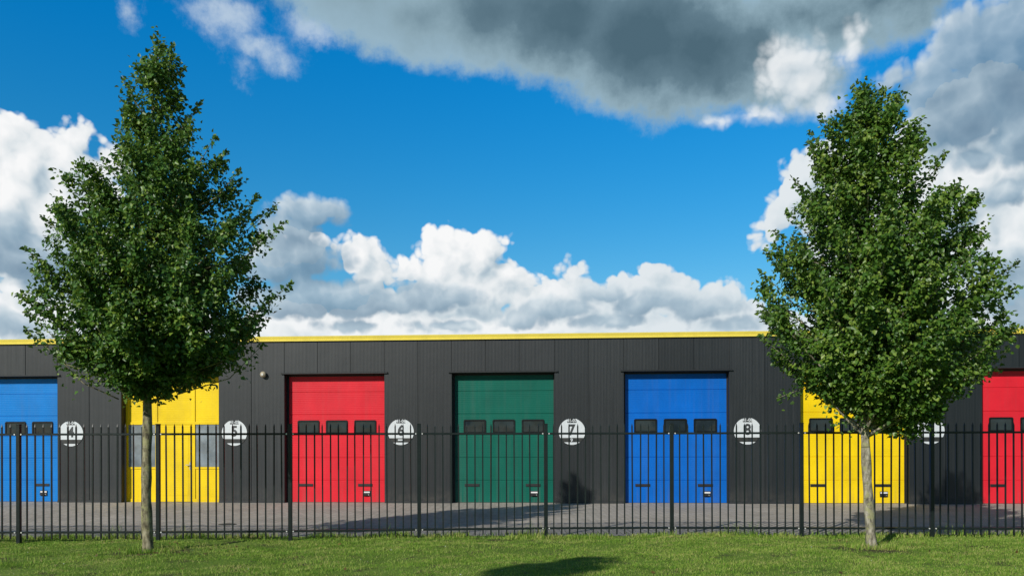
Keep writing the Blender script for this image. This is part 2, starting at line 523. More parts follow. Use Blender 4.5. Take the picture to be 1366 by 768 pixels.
def scatter(name, n, size, mat, lift, near=()):
    """small flat four-cornered flecks lying in the grass"""
    x = RNG.uniform(-10.5, 10.5, n); y = RNG.uniform(9.6, PAVE_Y + 0.1, n)
    for q_, (tx, ty) in enumerate(near):
        sl_ = slice(q_ * n // 3, (q_ + 1) * n // 3)
        m_ = len(x[sl_]); x[sl_] = tx + RNG.normal(0.2, 0.9, m_); y[sl_] = np.minimum(ty + RNG.normal(0.1, 0.7, m_), PAVE_Y)
    z = lawn_z(x, y) + lift
    P_ = np.stack([x, y, z], -1)
    a_ = RNG.normal(0, 1, (n, 3)) * np.array([1, 1, 0.35]); a_ /= np.linalg.norm(a_, axis=1, keepdims=True)
    b_ = np.cross(a_, RNG.normal(0, 0.35, (n, 3)) + np.array([0, 0, 1])); b_ /= np.linalg.norm(b_, axis=1, keepdims=True)
    s_ = (size * RNG.uniform(0.6, 1.3, n))[:, None]
    V_ = np.stack([P_ - a_ * s_, P_ + b_ * s_ * .6, P_ + a_ * s_, P_ - b_ * s_ * .6], 1).reshape(-1, 3)
    F_ = (np.arange(n) * 4)[:, None] + np.array([[0, 1, 2, 3]])
    return tag(np_mesh(name, V_, F_, mat), kind='stuff')


scatter('daisies', 70, 0.011, M['daisy'], 0.045)
scatter('fallen_leaves', 210, 0.030, M['dry_leaf'], 0.030, (TL, TR))

# ------------------------------------------------------------------ the warehouse
RZ = -THETA
W_TOP = 4.79
HEAD = 3.80
S0, S1 = -21.76, 21.24
wh = empty('warehouse', (0, WALL_Y, 0), RZ)
tag(wh, 'long low anthracite clad unit building with coloured overhead doors and a yellow roof edge', 'warehouse')
DOORS = [(-16.76, 'light_blue'), (-6.76, 'red'), (-1.76, 'green'), (3.24, 'blue'), (8.24, 'yellow'), (13.24, 'red')]
ENTRY = -11.76
openings = [d[0] for d in DOORS] + [ENTRY]
DEP = 0.26


def facade():
    m = MB()
    grv, gd = 0.009, 0.016
    seams = [round(-21.76 + i, 3) for i in range(44)]
    # column breaks with groove points: (s, n)
    prof = []
    for i, s in enumerate(seams):
        if i == 0: prof.append((s, 0.0)); continue
        if i == len(seams) - 1: prof.append((s, 0.0)); continue
        prof += [(s - grv, 0.0), (s - grv * 0.4, gd), (s + grv * 0.4, gd), (s + grv, 0.0)]
    zs = [0.07, HEAD, W_TOP]

    def opened(s):
        return any(o < s < o + 3.0 for o in openings)
    for (a, na), (b, nb_) in zip(prof[:-1], prof[1:]):
        mid = (a + b) / 2
        for z0, z1 in zip(zs[:-1], zs[1:]):
            if z0 < HEAD - 0.01 and opened(mid):
                continue
            m.add([(a, na, z0), (b, nb_, z0), (b, nb_, z1), (a, na, z1)], [(0, 1, 2, 3)])
    for o in openings:
        a, b = o, o + 3.0
        n0 = gd
        for s, fl in ((a, 0), (b, 1)):
            f = [(0, 1, 2, 3)] if fl else [(3, 2, 1, 0)]
            # opening edges lie in the middle of a seam groove: jambs run back from the groove's floor
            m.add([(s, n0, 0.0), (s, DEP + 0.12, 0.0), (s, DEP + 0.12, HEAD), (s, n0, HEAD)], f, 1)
            e = s - grv if fl == 0 else s + grv
            m.add([(s, n0, 0.07), (e, 0, 0.07), (e, 0, HEAD), (s, n0, HEAD)], [(0, 1, 2, 3)])
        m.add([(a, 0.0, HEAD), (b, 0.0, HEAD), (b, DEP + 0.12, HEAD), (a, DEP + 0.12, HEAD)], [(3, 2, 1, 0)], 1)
    # end walls and back wall
    D = 16.0
    m.add([(S0, 0, 0), (S0, D, 0), (S0, D, W_TOP), (S0, 0, W_TOP)], [(3, 2, 1, 0)])
    m.add([(S1, 0, 0), (S1, D, 0), (S1, D, W_TOP), (S1, 0, W_TOP)], [(0, 1, 2, 3)])
    m.add([(S0, D, 0), (S1, D, 0), (S1, D, W_TOP), (S0, D, W_TOP)], [(3, 2, 1, 0)])
    o = m.build('wall', [M['clad'], M['rubber_and_shade_black']], wh)  # jambs and opening heads coloured near-black to deepen the shade in the recess
    bm = bmesh.new(); bm.from_mesh(o.data)
    bmesh.ops.remove_doubles(bm, verts=bm.verts, dist=0.0005)
    bm.to_mesh(o.data); bm.free()
    return o


facade()
r = MB(); r.box(S0 + 0.003, S1 - 0.003, 0.08, 15.99, W_TOP - 0.06, W_TOP - 0.003)
r.build('roof', M['roof'], wh)
# yellow roof edge: folded sheet with a sloped cap, a face and a small drip
t = MB()
prof = [(-0.035, W_TOP - 0.015), (-0.055, W_TOP - 0.015), (-0.060, W_TOP + 0.025), (-0.048, W_TOP + 0.030), (-0.075, W_TOP + 0.115), (-0.060, W_TOP + 0.128), (0.16, W_TOP + 0.165), (0.16, W_TOP + 0.02), (-0.035, W_TOP + 0.0)]
vs = [(S0 - 0.05, a, b) for a, b in prof] + [(S1 + 0.05, a, b) for a, b in prof]
n = len(prof)
t.add(vs, [(i, (i + 1) % n, n + (i + 1) % n, n + i) for i in range(n)] + [tuple(range(n))[::-1], tuple(range(n, 2 * n))])
t.build('roof_trim', M['yellow_trim'], wh)
# dark base rail between the openings
for a in range(-22, 23):
    pass
edges = sorted(openings)
runs = []
cur = S0
for o in edges:
    runs.append((cur, o)); cur = o + 3.0
runs.append((cur, S1))
for a, b in runs:
    k = MB(); k.box(a + 0.004, b - 0.004, -0.012, 0.05, 0.0, 0.068)
    k.build('plinth', M['dark_trim'], wh)
for o in openings:
    k = MB()
    k.add([(o - 0.10, 0.0, HEAD + 0.055), (o - 0.10, -0.055, HEAD + 0.030), (o - 0.10, -0.055, HEAD + 0.012), (o - 0.10, -0.003, HEAD + 0.012),
           (o + 3.10, 0.0, HEAD + 0.055), (o + 3.10, -0.055, HEAD + 0.030), (o + 3.10, -0.055, HEAD + 0.012), (o + 3.10, -0.003, HEAD + 0.012)],
          [(0, 1, 5, 4), (1, 2, 6, 5), (2, 3, 7, 6), (3, 0, 4, 7), (0, 3, 2, 1), (4, 5, 6, 7)])
    k.build('drip_flashing', M['dark_trim'], wh)

SEC = [0.0, 0.665, 1.335, 2.0, 2.62, 3.29, 3.95]


def garage_door(s, colour):
    m = MB()
    w, h, d = 0.012, 0.012, 0.010
    # leaf profile with a groove at each section joint
    pr = [(DEP, 0.012)]
    for z in SEC[1:-1]:
        pr += [(DEP, z - 0.010), (DEP + 0.014, z - 0.004), (DEP + 0.014, z + 0.004), (DEP, z + 0.010)]
    pr += [(DEP, 3.95), (DEP + 0.045, 3.95), (DEP + 0.045, 0.012)]
    a, b = s - 0.04, s + 3.04
    vs = [(a, n_, z) for n_, z in pr] + [(b, n_, z) for n_, z in pr]
    n = len(pr)
    m.add(vs, [(i, n + i, n + (i + 1) % n, (i + 1) % n) for i in range(n)] + [tuple(range(n)), tuple(range(n, 2 * n))[::-1]])
    door = m.build('garage_door', M[colour], wh)
    seal = MB(); seal.box(s + 0.004, s + 2.996, DEP + 0.004, DEP + 0.04, 0.0, 0.0115)
    seal.build('bottom_seal', M['rubber_and_shade_black'], door)
    sl_ = MB(); sl_.box(s + 0.002, s + 0.060, DEP - 0.020, DEP - 0.002, 0.0, HEAD - 0.052)  # black side and top seals, put in to darken the shaded recess edge
    sl_.build('side_shade_seal', M['rubber_and_shade_black'], door)
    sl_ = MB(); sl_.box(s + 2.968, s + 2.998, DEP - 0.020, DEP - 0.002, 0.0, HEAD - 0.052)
    sl_.build('side_shade_seal', M['rubber_and_shade_black'], door)
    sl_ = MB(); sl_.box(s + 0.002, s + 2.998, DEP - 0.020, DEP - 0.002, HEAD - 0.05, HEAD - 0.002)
    sl_.build('top_shade_seal', M['rubber_and_shade_black'], door)
    for cx in (0.645, 1.505, 2.365):
        x = s + cx; zc = 2.245
        fr = MB()
        ow, oh, iw, ih = 0.335, 0.205, 0.292, 0.162
        y0, y1 = DEP - 0.022, DEP - 0.002

        def ring(hw, hh, y, c):
            return [(x - hw + c, y, zc - hh), (x + hw - c, y, zc - hh), (x + hw, y, zc - hh + c), (x + hw, y, zc + hh - c), (x + hw - c, y, zc + hh), (x - hw + c, y, zc + hh), (x - hw, y, zc + hh - c), (x - hw, y, zc - hh + c)]
        R = [ring(ow, oh, y1, 0.03), ring(ow - 0.004, oh - 0.004, y0, 0.03), ring(iw, ih, y0, 0.02), ring(iw - 0.006, ih - 0.006, y1 - 0.004, 0.02)]
        vs = [q_ for r_ in R for q_ in r_]
        fs = []
        for k in range(3):
            for i in range(8):
                fs.append((k * 8 + i, k * 8 + (i + 1) % 8, (k + 1) * 8 + (i + 1) % 8, (k + 1) * 8 + i))
        fr.add(vs, fs, 0)
        fr.add(ring(iw - 0.006, ih - 0.006, y1 - 0.004, 0.02), [tuple(range(8))], 1)
        fr.build('window', [M['pane_frame'], M['pane']], door)
    for cx in (0.56, 2.36):
        x = s + cx
        hd = MB()
        hd.box(x - 0.215, x + 0.215, DEP - 0.018, DEP - 0.002, 0.475, 0.555)
        hd.box(x - 0.185, x + 0.185, DEP - 0.026, DEP - 0.020, 0.49, 0.515)
        hd.build('grip', M['rubber_and_shade_black'], door, bevel=0.003)
    x = s + 2.40
    lk = MB()
    lk.box(x - 0.11, x + 0.11, DEP - 0.020, DEP - 0.002, 0.185, 0.345)
    lk.box(x - 0.085, x + 0.035, DEP - 0.075, DEP - 0.022, 0.215, 0.245)
    lk.box(x - 0.10, x + 0.10, DEP - 0.0245, DEP - 0.0215, 0.285, 0.325, 1)
    lk.cyl((x + 0.06, DEP - 0.030, 0.230), 0.02, 'y', 0.008, 10, 2)
    lk.build('lock', [M['rubber_and_shade_black'], M['label_white'], M['metal']], door)
    return door


for s, c in DOORS:
    garage_door(s, c)

# the yellow pedestrian entrance
s = ENTRY
e0 = DEP
ent = MB()
# fixed yellow frame members (butted), panels and rails set slightly back
posts = [(0.0, 0.07), (0.92, 0.985), (2.095, 2.155), (2.93, 3.0)]
for a, b in posts:
    ent.box(s + a, s + b, e0 - 0.012, e0 + 0.06, 0.0, 3.9)
fixed = [(0.07, 0.92), (2.155, 2.93)]
for a, b in fixed:
    for z0, z1 in ((0.0, 0.10), (1.00, 1.06), (2.34, 2.42)):
        ent.box(s + a, s + b, e0 - 0.009, e0 + 0.055, z0, z1)
    ent.box(s + a, s + b, e0 + 0.012, e0 + 0.05, 0.10, 1.00)
    ent.box(s + a, s + b, e0 + 0.012, e0 + 0.05, 2.42, 3.9)
ent.box(s + 0.985, s + 2.095, e0 - 0.009, e0 + 0.055, 2.34, 2.42)
ent.box(s + 0.985, s + 2.095, e0 + 0.012, e0 + 0.05, 2.42, 3.9)
entry = ent.build('entrance_front', M['yellow'], wh)
for a, b in fixed:
    gl = MB(); gl.box(s + a + 0.002, s + b - 0.002, e0 + 0.016, e0 + 0.028, 1.062, 2.338)
    gl.build('window', M['entry_glass'], entry)
dl = MB()
dl.box(s + 0.992, s + 2.088, e0 - 0.004, e0 + 0.045, 0.012, 2.333)
dl.box(s + 1.12, s + 1.96, e0 - 0.009, e0 - 0.006, 0.20, 2.15)
dleaf = dl.build('entrance_door', M['yellow'], wh, bevel=0.002)
hd = MB()
hd.box(s + 1.985, s + 2.03, e0 - 0.016, e0 - 0.006, 0.98, 1.20)
hd.cyl((s + 2.008, e0 - 0.065, 1.12), 0.011, 'y', 0.05, 8)
hd.box(s + 1.89, s + 2.02, e0 - 0.078, e0 - 0.062, 1.108, 1.132)
hd.build('handle', M['metal'], dleaf)
for z in (0.22, 1.16, 2.10):
    hg = MB(); hg.cyl((s + 0.988, e0 - 0.024, z - 0.06), 0.016, 'z', 0.12, 10); hg.box(s + 0.99, s + 1.05, e0 - 0.014, e0 - 0.0065, z - 0.05, z + 0.05)
    hg.build('hinge', M['bolt'], dleaf)


# ------------------------------------------------------------------ round number signs, each a thing on the wall
def text_obj(body, size, extrude, mat, parent, name, x, y, z, bold=0.0, sx=1.0):
    cu = bpy.data.curves.new(name, 'FONT')
    cu.body = body; cu.size = size; cu.align_x = 'CENTER'; cu.align_y = 'CENTER'
    cu.extrude = extrude; cu.offset = bold; cu.resolution_u = 3
    tmp = bpy.data.objects.new('text_source', cu)
    COL.objects.link(tmp)
    bpy.context.view_layer.update()
    me = bpy.data.meshes.new_from_object(tmp.evaluated_get(bpy.context.evaluated_depsgraph_get()))
    bpy.data.objects.remove(tmp); bpy.data.curves.remove(cu)
    cx = [v.co.x for v in me.vertices]; cy = [v.co.y for v in me.vertices]
    mx, my = (min(cx) + max(cx)) / 2, (min(cy) + max(cy)) / 2
    me.transform(Matrix.Translation((-mx, -my, 0)))
    me.transform(Matrix.Diagonal((sx, 1, 1, 1)))
    me.transform(Matrix.Rotation(math.radians(90), 4, 'X'))
    me.materials.clear(); me.materials.append(mat)
    o = bpy.data.objects.new(name, me)
    link(o, parent)
    o.location = (x, y, z)
    return o


def wall_point(s, n, z):
    return (s * math.cos(RZ) - n * math.sin(RZ), WALL_Y + s * math.sin(RZ) + n * math.cos(RZ), z)


def sign(s, zc, digit, code, label):
    R = 0.385
    e = empty('number_sign', wall_point(s, 0.0, zc), RZ)
    tag(e, label, 'sign', 'round unit number signs on the dark wall')
    pl = MB(); pl.cyl((0, -0.012, 0), R, 'y', 0.010, 48)
    pl.build('backplate', M['clad'], e)

    def arc(a0, a1, n_):
        return [(R * 0.995 * math.cos(a0 + (a1 - a0) * i / n_), R * 0.995 * math.sin(a0 + (a1 - a0) * i / n_)) for i in range(n_ + 1)]
    zn, zlow, zbot = 0.66 * R, -0.47 * R, -0.80 * R
    hw = 0.345 * R
    a_n = math.acos(hw / (R * 0.995)); a_l = math.asin(zlow / (R * 0.995)); a_b = math.asin(zbot / (R * 0.995))
    up = [(-hw, zn)] + arc(math.pi - a_n, math.pi - a_l, 24) + arc(a_l, a_n, 24) + [(hw, zn)]
    lo = arc(math.pi - a_b, 2 * math.pi + a_b, 20)
    for pts, nm in ((up, 'white_field'), (lo, 'white_foot')):
        m = MB(); n_ = len(pts)
        m.add([(x, -0.0175, z) for x, z in pts] + [(x, -0.0125, z) for x, z in pts],
              [tuple(range(n_)), tuple(range(n_, 2 * n_))[::-1]] + [(i, n_ + i, n_ + (i + 1) % n_, (i + 1) % n_) for i in range(n_)])
        o = m.build(nm, M['white_foil'], e)
    text_obj(digit, 0.43, 0.002, M['sign_dark'], e, 'number', 0, -0.0205, 0.05, 0.012, 0.92)
    text_obj(code, 0.125, 0.002, M['white_foil'], e, 'address', 0, -0.0150, 0.835 * R, 0.003)
    if digit == '7':
        text_obj('9', 0.14, 0.002, M['white_foil'], e, 'small_mark', -0.01, -0.0150, -0.635 * R, 0.003)
    if digit == '6':
        k = MB(); k.box(-0.09, 0.085, -0.0165, -0.0125, -0.66 * R, -0.555 * R)
        k.build('white_strip', M['white_foil'], e)
    return e


SIGNS = [(95, 578.0, '4', '41-04', 'round white sign numbered 4 beside the blue door at the far left'),
         (313, 577.0, '5', '41-05', 'round white sign numbered 5 beside the yellow entrance with windows'),
         (535, 575.8, '6', '41-06', 'round white sign numbered 6 between the red door and the green door'),
         (763, 575.3, '7', '41-07', 'round pale sign numbered 7 between the green door and the blue door'),
         (997, 574.6, '8', '41-08', 'round pale sign numbered 8 between the blue door and the yellow overhead door'),
         (1241, 574.0, '9', '41-09', 'round pale sign partly under the leaves of the right tree near the last red door')]
for px, py, d, code, lab in SIGNS:
    s = px_s(px)
    y = WALL_Y - s * math.sin(THETA)
    zc = CAM_H + (HZ - (py + (px - 683) * 0.0025)) * y / F
    sign(s, zc, d, code, lab)

# round wall lamp between the entrance and the red door
s = px_s(352.5)
lamp = empty('wall_lamp', wall_point(s, 0.0, 3.80), RZ)
tag(lamp, 'small round beige outdoor lamp high on the dark wall left of the red door', 'lamp')
k = MB(); k.cyl((0, -0.02, 0), 0.055, 'y', 0.019, 20); k.cyl((0, -0.07, 0.0), 0.025, 'y', 0.049, 12)
k.build('wall_plate', M['dark_trim'], lamp)
k = MB()
rings = []
n = 20
for i in range(9):                                          # dome that opens outward and a little down
    a = math.pi / 2 * i / 8
    rings.append([(0.092 * math.cos(a) * math.cos(2 * math.pi * j / n), -0.075 - 0.075 * math.sin(a), 0.092 * math.cos(a) * math.sin(2 * math.pi * j / n)) for j in range(n)])
rings.insert(0, [(0.092 * math.cos(2 * math.pi * j / n), -0.055, 0.092 * math.sin(2 * math.pi * j / n)) for j in range(n)])
k.add([q_ for r_ in rings[:-1] for q_ in r_], [(i * n + j, i * n + (j + 1) % n, (i + 1) * n + (j + 1) % n, (i + 1) * n + j) for i in range(len(rings) - 2) for j in range(n)] + [tuple(range((len(rings) - 2) * n, (len(rings) - 1) * n)), tuple(range(n))[::-1]])
k.build('housing', M['lamp_beige'], lamp, smooth=True)
k = MB(); k.cyl((0.0, -0.155, -0.005), 0.030, 'y', 0.008, 14); k.build('lens', M['lamp_glass'], lamp)

# drain cover in the paving
dx, dy = (303 - 683) * 17.2 / F, 17.2
dr = empty('drain_cover', (dx, dy, 0.0))
tag(dr, 'small dark round drain cover in the paving in front of the yellow entrance', 'drain cover')
k = MB(); k.cyl((0, 0, 0.001), 0.19, 'z', 0.006, 24); k.build('rim', M['dark_trim'], dr)
k = MB()
for q_ in range(-3, 4):
    hw_ = math.sqrt(0.16 ** 2 - (q_ * 0.045) ** 2)
    k.box(-hw_, hw_, q_ * 0.045 - 0.012, q_ * 0.045 + 0.012, 0.0075, 0.012)
k.build('grate', M['dark_trim'], dr)

# little vent on the roof
s = px_s(921)
vent = empty('roof_vent', wall_point(s, 2.2, W_TOP - 0.003), RZ)
tag(vent, 'small dark capped vent pipe standing on the roof above the blue door', 'vent')
k = MB(); k.cyl((0, 0, 0), 0.06, 'z', 0.30, 14); k.build('pipe', M['dark_trim'], vent)
k = MB(); k.cyl((0, 0, 0.305), 0.14, 'z', 0.05, 16, r2=0.05); k.build('cap', M['dark_trim'], vent)

# ------------------------------------------------------------------ the steel picket fence, bent slightly along its run
POSTS = [(-540, 14.2), (-352, 14.17), (-165, 14.15), (25, 14.12), (211, 14.12), (387, 14.22), (559, 14.42), (728, 14.62), (896, 14.66), (1069, 14.52), (1243, 14.42), (1418, 14.32), (1596, 14.27), (1776, 14.22)]
NP = [16, 16, 16, 16, 15, 15, 15, 15, 15, 15, 15, 15, 15]
FY = 0.28          # the fence stands just inside the edge of the grass
pp = []
for px, Y in POSTS:
    pp.append(Vector(((px - 683) * Y / F, Y, 0)))
fence = empty('picket_fence', (0, 14.4, 0))
tag(fence, 'dark green steel picket fence running in front of the whole building', 'fence')


def fpart(mb, name, parent=None, mat='fence', bevel=0.0):
    o = mb.build(name, M[mat], parent or fence, bevel=bevel)
    return o


def proto_picket():
    k = MB(); a = 0.0115
    k.box(-a, a, -a, a, 0.055, 2.035)
    k.add([(-a, -a, 2.035), (a, -a, 2.035), (a, a, 2.035), (-a, a, 2.035), (0, 0, 2.095)], [(0, 1, 4), (1, 2, 4), (2, 3, 4), (3, 0, 4)])
    return k


def proto_post():
    k = MB(); k.box(-0.033, 0.033, -0.033, 0.033, -0.3, 2.075)
    return k


post0 = bolt_src = None
rel = Vector((0, -14.4, 0))
for i, P in enumerate(pp):
    d = (pp[min(i + 1, len(pp) - 1)] - pp[max(i - 1, 0)]).normalized()
    ang = math.atan2(d.y, d.x)
    if post0 is None:
        post0 = fpart(proto_post(), 'post', bevel=0.004)
        k = MB(); k.box(-0.036, 0.036, -0.036, 0.036, 2.0755, 2.088)
        fpart(k, 'post_cap', post0)
        for zz in (1.905, 0.172):
            for sg in (-1, 1):
                k = MB(); k.cyl((sg * 0.058, -0.034, zz), 0.013, 'y', 0.022, 8)
                k.build('bolt', M['bolt'], post0)
        o = post0
    else:
        o = copy_tree(post0, fence)
    o.location = P + rel
    o.rotation_euler = (0, 0, ang)
picket0 = None
spots = []
for i in range(len(pp) - 1):
    A, Bp = pp[i], pp[i + 1]
    d = Bp - A; L = d.length; ang = math.atan2(d.y, d.x)
    for zz in (1.905, 0.172):
        k = MB(); k.box(-L / 2 + 0.037, L / 2 - 0.037, -0.0215, 0.0215, -0.019, 0.019)
        o = fpart(k, 'rail', bevel=0.003)
        o.location = (A + Bp) / 2 + rel + Vector((0, 0, zz)); o.rotation_euler = (0, 0, ang)
    n = NP[i]
    for j in range(n):
        spots.append((A + d * ((j + 1) / (n + 1)), ang))
# the hundred that show largest as parts of their own, the rest as one
order = sorted(range(len(spots)), key=lambda q_: abs(spots[q_][0].x / spots[q_][0].y * F - 2))
own = set(order[:100])
rest = MB()
for q_, (P, ang) in enumerate(spots):
    if q_ in own:
        if picket0 is None:
            picket0 = fpart(proto_picket(), 'picket', bevel=0.0); o = picket0
        else:
            o = picket0.copy(); COL.objects.link(o); o.parent = fence
        o.location = P + rel; o.rotation_euler = (random.uniform(-.004, .004), random.uniform(-.005, .005), ang + random.uniform(-.12, .12))
    else:
        k = proto_picket()
        R_ = Matrix.Translation(P + rel) @ Matrix.Rotation(ang, 4, 'Z')
        rest.add([R_ @ Vector(v) for v in k.v], k.f)
o = fpart(rest, 'outer_pickets'); o['kind'] = 'stuff'


# ------------------------------------------------------------------ trees
def leaves_mesh(P, T, N, size):
    """P centres (n,3), T stem->tip directions, N face normals, size (n,) -> heart-shaped leaves folded along the midrib"""
    n = len(P)
    T = T / np.linalg.norm(T, axis=1, keepdims=True)
    S = np.cross(N, T); S /= np.linalg.norm(S, axis=1, keepdims=True) + 1e-9
    N = np.cross(T, S)
    L = size[:, None]
    fold = RNG.uniform(0.05, 0.5, n)[:, None] * L
    curl = RNG.uniform(-0.05, 0.25, n)[:, None] * L
    b = P; tip = P + T * L - N * curl
    w1, w2 = 0.42, 0.26
    l1 = P + T * L * 0.22 + S * L * w1 + N * fold * 0.6
    l2 = P + T * L * 0.66 + S * L * w2 + N * fold * 0.45 - N * curl * .4
    r1 = P + T * L * 0.22 - S * L * w1 + N * fold * 0.6
    r2 = P + T * L * 0.66 - S * L * w2 + N * fold * 0.45 - N * curl * .4
    V = np.stack([b, l1, l2, tip, r2, r1], 1).reshape(-1, 3)
    k = (np.arange(n) * 6)[:, None]
    Fa = np.concatenate([k + np.array([[0, 3, 2, 1]]), k + np.array([[0, 5, 4, 3]])], 0)
    return V, Fa


def make_tree(base, px0, py0, scale, profile, trunk_px, sprigs, seed, leaf_m, bark_m, label, n_boughs, per_bough, leaf_size, trunk_r, sep=0.40):
    global RNG
    RNG = np.random.default_rng(seed); random.seed(seed)
    e = empty('street_tree', (base[0], base[1], 0))
    if label: tag(e, label, 'tree', 'street trees in the grass verge')
    zp = np.array([(py0 - y) / scale for y, a, b in profile])[::-1]
    lp = np.array([(a - px0) / scale for y, a, b in profile])[::-1]
    rp = np.array([(b - px0) / scale for y, a, b in profile])[::-1]
    z_lo, z_hi = zp[0], zp[-1]

    def env(z):
        a, b = np.interp(z, zp, lp), np.interp(z, zp, rp)
        return (a + b) / 2, (b - a) / 2
    amax_ = float(((rp - lp) / 2).max())
    # trunk
    tp = [Vector(((x - px0) / scale, 0, (py0 - y) / scale)) for x, y in trunk_px]
    zt = [q_.z for q_ in tp]; xt = [q_.x for q_ in tp]
    zz = np.linspace(-0.06, z_hi - 0.5, 44)
    pts, rad = [], []
    for z in zz:
        x = float(np.interp(z, zt, xt))
        pts.append((x + 0.012 * math.sin(z * 2.2 + seed), 0.015 * math.sin(z * 1.7 + seed), z))
        r0 = trunk_r * (1 - 0.18 * min(1, max(0, z) / 2.2)) if z < 2.2 else trunk_r * 0.82 * max(0.06, 1 - ((z - 2.2) / (z_hi - 2.5)) ** 0.8)
        rad.append(r0 + 0.030 * math.exp(-max(0, z) / 0.08) + (0.006 * math.sin(z * 9 + seed) if z < 2.2 else 0))
    m = MB(); m.tube(pts, rad, 14, wob=0.045)
    m.build('trunk', bark_m, e, smooth=True)
    # boughs: each leaves the leader, rises outward and ends on the envelope; its leaves sit on the outer part
    BO = []
    tries = 0
    while len(BO) < n_boughs and tries < 20000:
        tries += 1
        z = RNG.uniform(z_lo + 0.05, z_hi - 0.12)
        c, a = env(z)
        if RNG.random() > 0.10 + 0.90 * (a / amax_) ** 1.1:
            continue
        ph = RNG.uniform(0, 2 * np.pi)
        rho = RNG.choice([RNG.uniform(0.86, 1.0), RNG.uniform(0.35, 0.85)], p=[0.66, 0.34])
        aa = max(a - 0.06, 0.05)
        tip = np.array([c + aa * rho * np.cos(ph), 0.95 * aa * rho * np.sin(ph), z])
        # keep bough tips apart so that gaps stay between them
        if any(np.linalg.norm((tip - o_[1]) * np.array([1, 1, 0.8])) < sep * (0.55 + 0.45 * a / amax_) for o_ in BO):
            continue
        rr = math.hypot(tip[0] - c, tip[1])
        z0 = np.clip(z - 0.28 - 0.62 * rr, z_lo + 0.02 * RNG.random(), z_hi)
        if z < z_lo + 0.9:                       # the lowest boughs droop
            z0 = z + RNG.uniform(0.05, 0.35) + 0.12 * rr
        q0 = np.array([float(np.interp(z0, zt, xt)), 0.0, z0])
        BO.append((q0, tip, rr))
    P, T, N = [], [], []
    for (q0, tip, rr) in BO:
        d = tip - q0; L = np.linalg.norm(d); dn = d / L
        k = int(per_bough * (0.35 + 0.65 * min(1.0, rr / 1.2)) * RNG.uniform(0.7, 1.3))
        t_ = 1 - RNG.random(k) ** 1.15 * min(0.9, 0.30 + 0.85 / max(L, 0.6))
        sg = (0.055 + 0.21 * np.clip(1 - t_, 0, 0.62) ** 0.8 * min(1, 0.45 + 0.5 * L))
        # side twigs: leaves gather on a few finer shoots inside the bough
        nt_ = RNG.integers(7, 13)
        tw_t = 1 - RNG.random(nt_) ** 1.1 * 0.75
        tw_d = RNG.normal(0, 1, (nt_, 3)) + dn * 0.9 + np.array([0, 0, 0.35])
        tw_d /= np.linalg.norm(tw_d, axis=1, keepdims=True)
        which = RNG.integers(0, nt_, k)
        along = RNG.random(k) ** 0.8 * (0.12 + 0.34 * np.clip(1.05 - tw_t[which], 0.1, 0.8)) * min(1.3, 0.5 + 0.6 * L)
        pos1 = q0 + d * tw_t[which][:, None] + tw_d[which] * along[:, None] + RNG.normal(0, 0.045, (k, 3))
        pos2 = q0 + d * t_[:, None] + RNG.normal(0, 1, (k, 3)) * sg[:, None]
        pos = np.where(RNG.random((k, 1)) < 0.58, pos1, pos2)
        sag = np.clip(1 - (pos - q0) @ dn / L, 0, 1)
        pos[:, 2] -= 0.22 * sag * (1 - sag) * L
        ec, ea = env(np.clip(pos[:, 2], z_lo, z_hi))
        r_ = np.hypot(pos[:, 0] - ec, pos[:, 1] / 0.95)
        ok = (pos[:, 2] > z_lo - 0.04) & ((r_ < ea + 0.07) | (RNG.random(k) < 0.12))
        pos = pos[ok]; k = len(pos)
        P.append(pos)
        oc = pos - np.array([env(z_lo + 0.5)[0], 0, 0]); oc[:, 2] = 0.25
        oc /= np.linalg.norm(oc, axis=1, keepdims=True) + 1e-6
        N.append(oc * 0.4 + np.array([-0.34, -0.46, 0.55]) + RNG.normal(0, 0.50, (k, 3)))
        T.append(oc * 0.6 + np.array([0, 0, -0.45]) + RNG.normal(0, 0.62, (k, 3)))
    C = np.array([o_[1] for o_ in BO]); out = np.array([(o_[1] - o_[0]) / np.linalg.norm(o_[1] - o_[0]) for o_ in BO])
    rho = np.array([o_[2] for o_ in BO]) / amax_
    ends = [i for i in range(len(BO))]
    # shoots that break the outline
    shoots = []
    for i in ends:
        for _ in range(2):
            d = out[i] * np.array([0.8, 0.8, 0.6]) + np.array([0, 0, 0.5]) + RNG.normal(0, 0.35, 3)
            st = C[i] - out[i] * RNG.uniform(0.0, 0.35)
            shoots.append((st, st + d / np.linalg.norm(d) * RNG.uniform(0.14, 0.30)))
    for (sx, sy) in sprigs:
        tip = np.array([(sx - px0) / scale, RNG.uniform(-0.25, 0.25), (py0 - sy) / scale])
        cc, aa = env(np.clip(tip[2] - 0.2, z_lo, z_hi))
        st = np.array([cc + (tip[0] - cc) * 0.70, tip[1] * 0.6, tip[2] + (0.22 if tip[2] < z_lo + 0.75 else -0.30 - 0.12 * abs(tip[0] - cc))])
        shoots.append((st, tip))
    tw = MB()
    for (q0, q1) in shoots:
        k = RNG.integers(14, 26)
        d = (q1 - q0)
        spr = np.linalg.norm(d) > 0.32
        if spr: k = int(np.linalg.norm(d) * 115)
        t_ = RNG.uniform(0.0, 1.02, k)[:, None]
        P.append(q0 + d * t_ + RNG.normal(0, 1, (k, 3)) * (np.clip(1.08 - t_, 0.15, 1) * 0.11 if spr else 0.038))
        side = RNG.normal(0, 1, (k, 3))
        T.append(d / np.linalg.norm(d) * 0.7 + side * 0.7 + np.array([0, 0, -0.2]))
        N.append(np.array([0, -0.1, 0.7]) + RNG.normal(0, 0.5, (k, 3)))
    P, T, N = np.concatenate(P), np.concatenate(T), np.concatenate(N)
    size = leaf_size * RNG.uniform(0.6, 1.25, len(P))
    V, Fa = leaves_mesh(P, T, N, size)
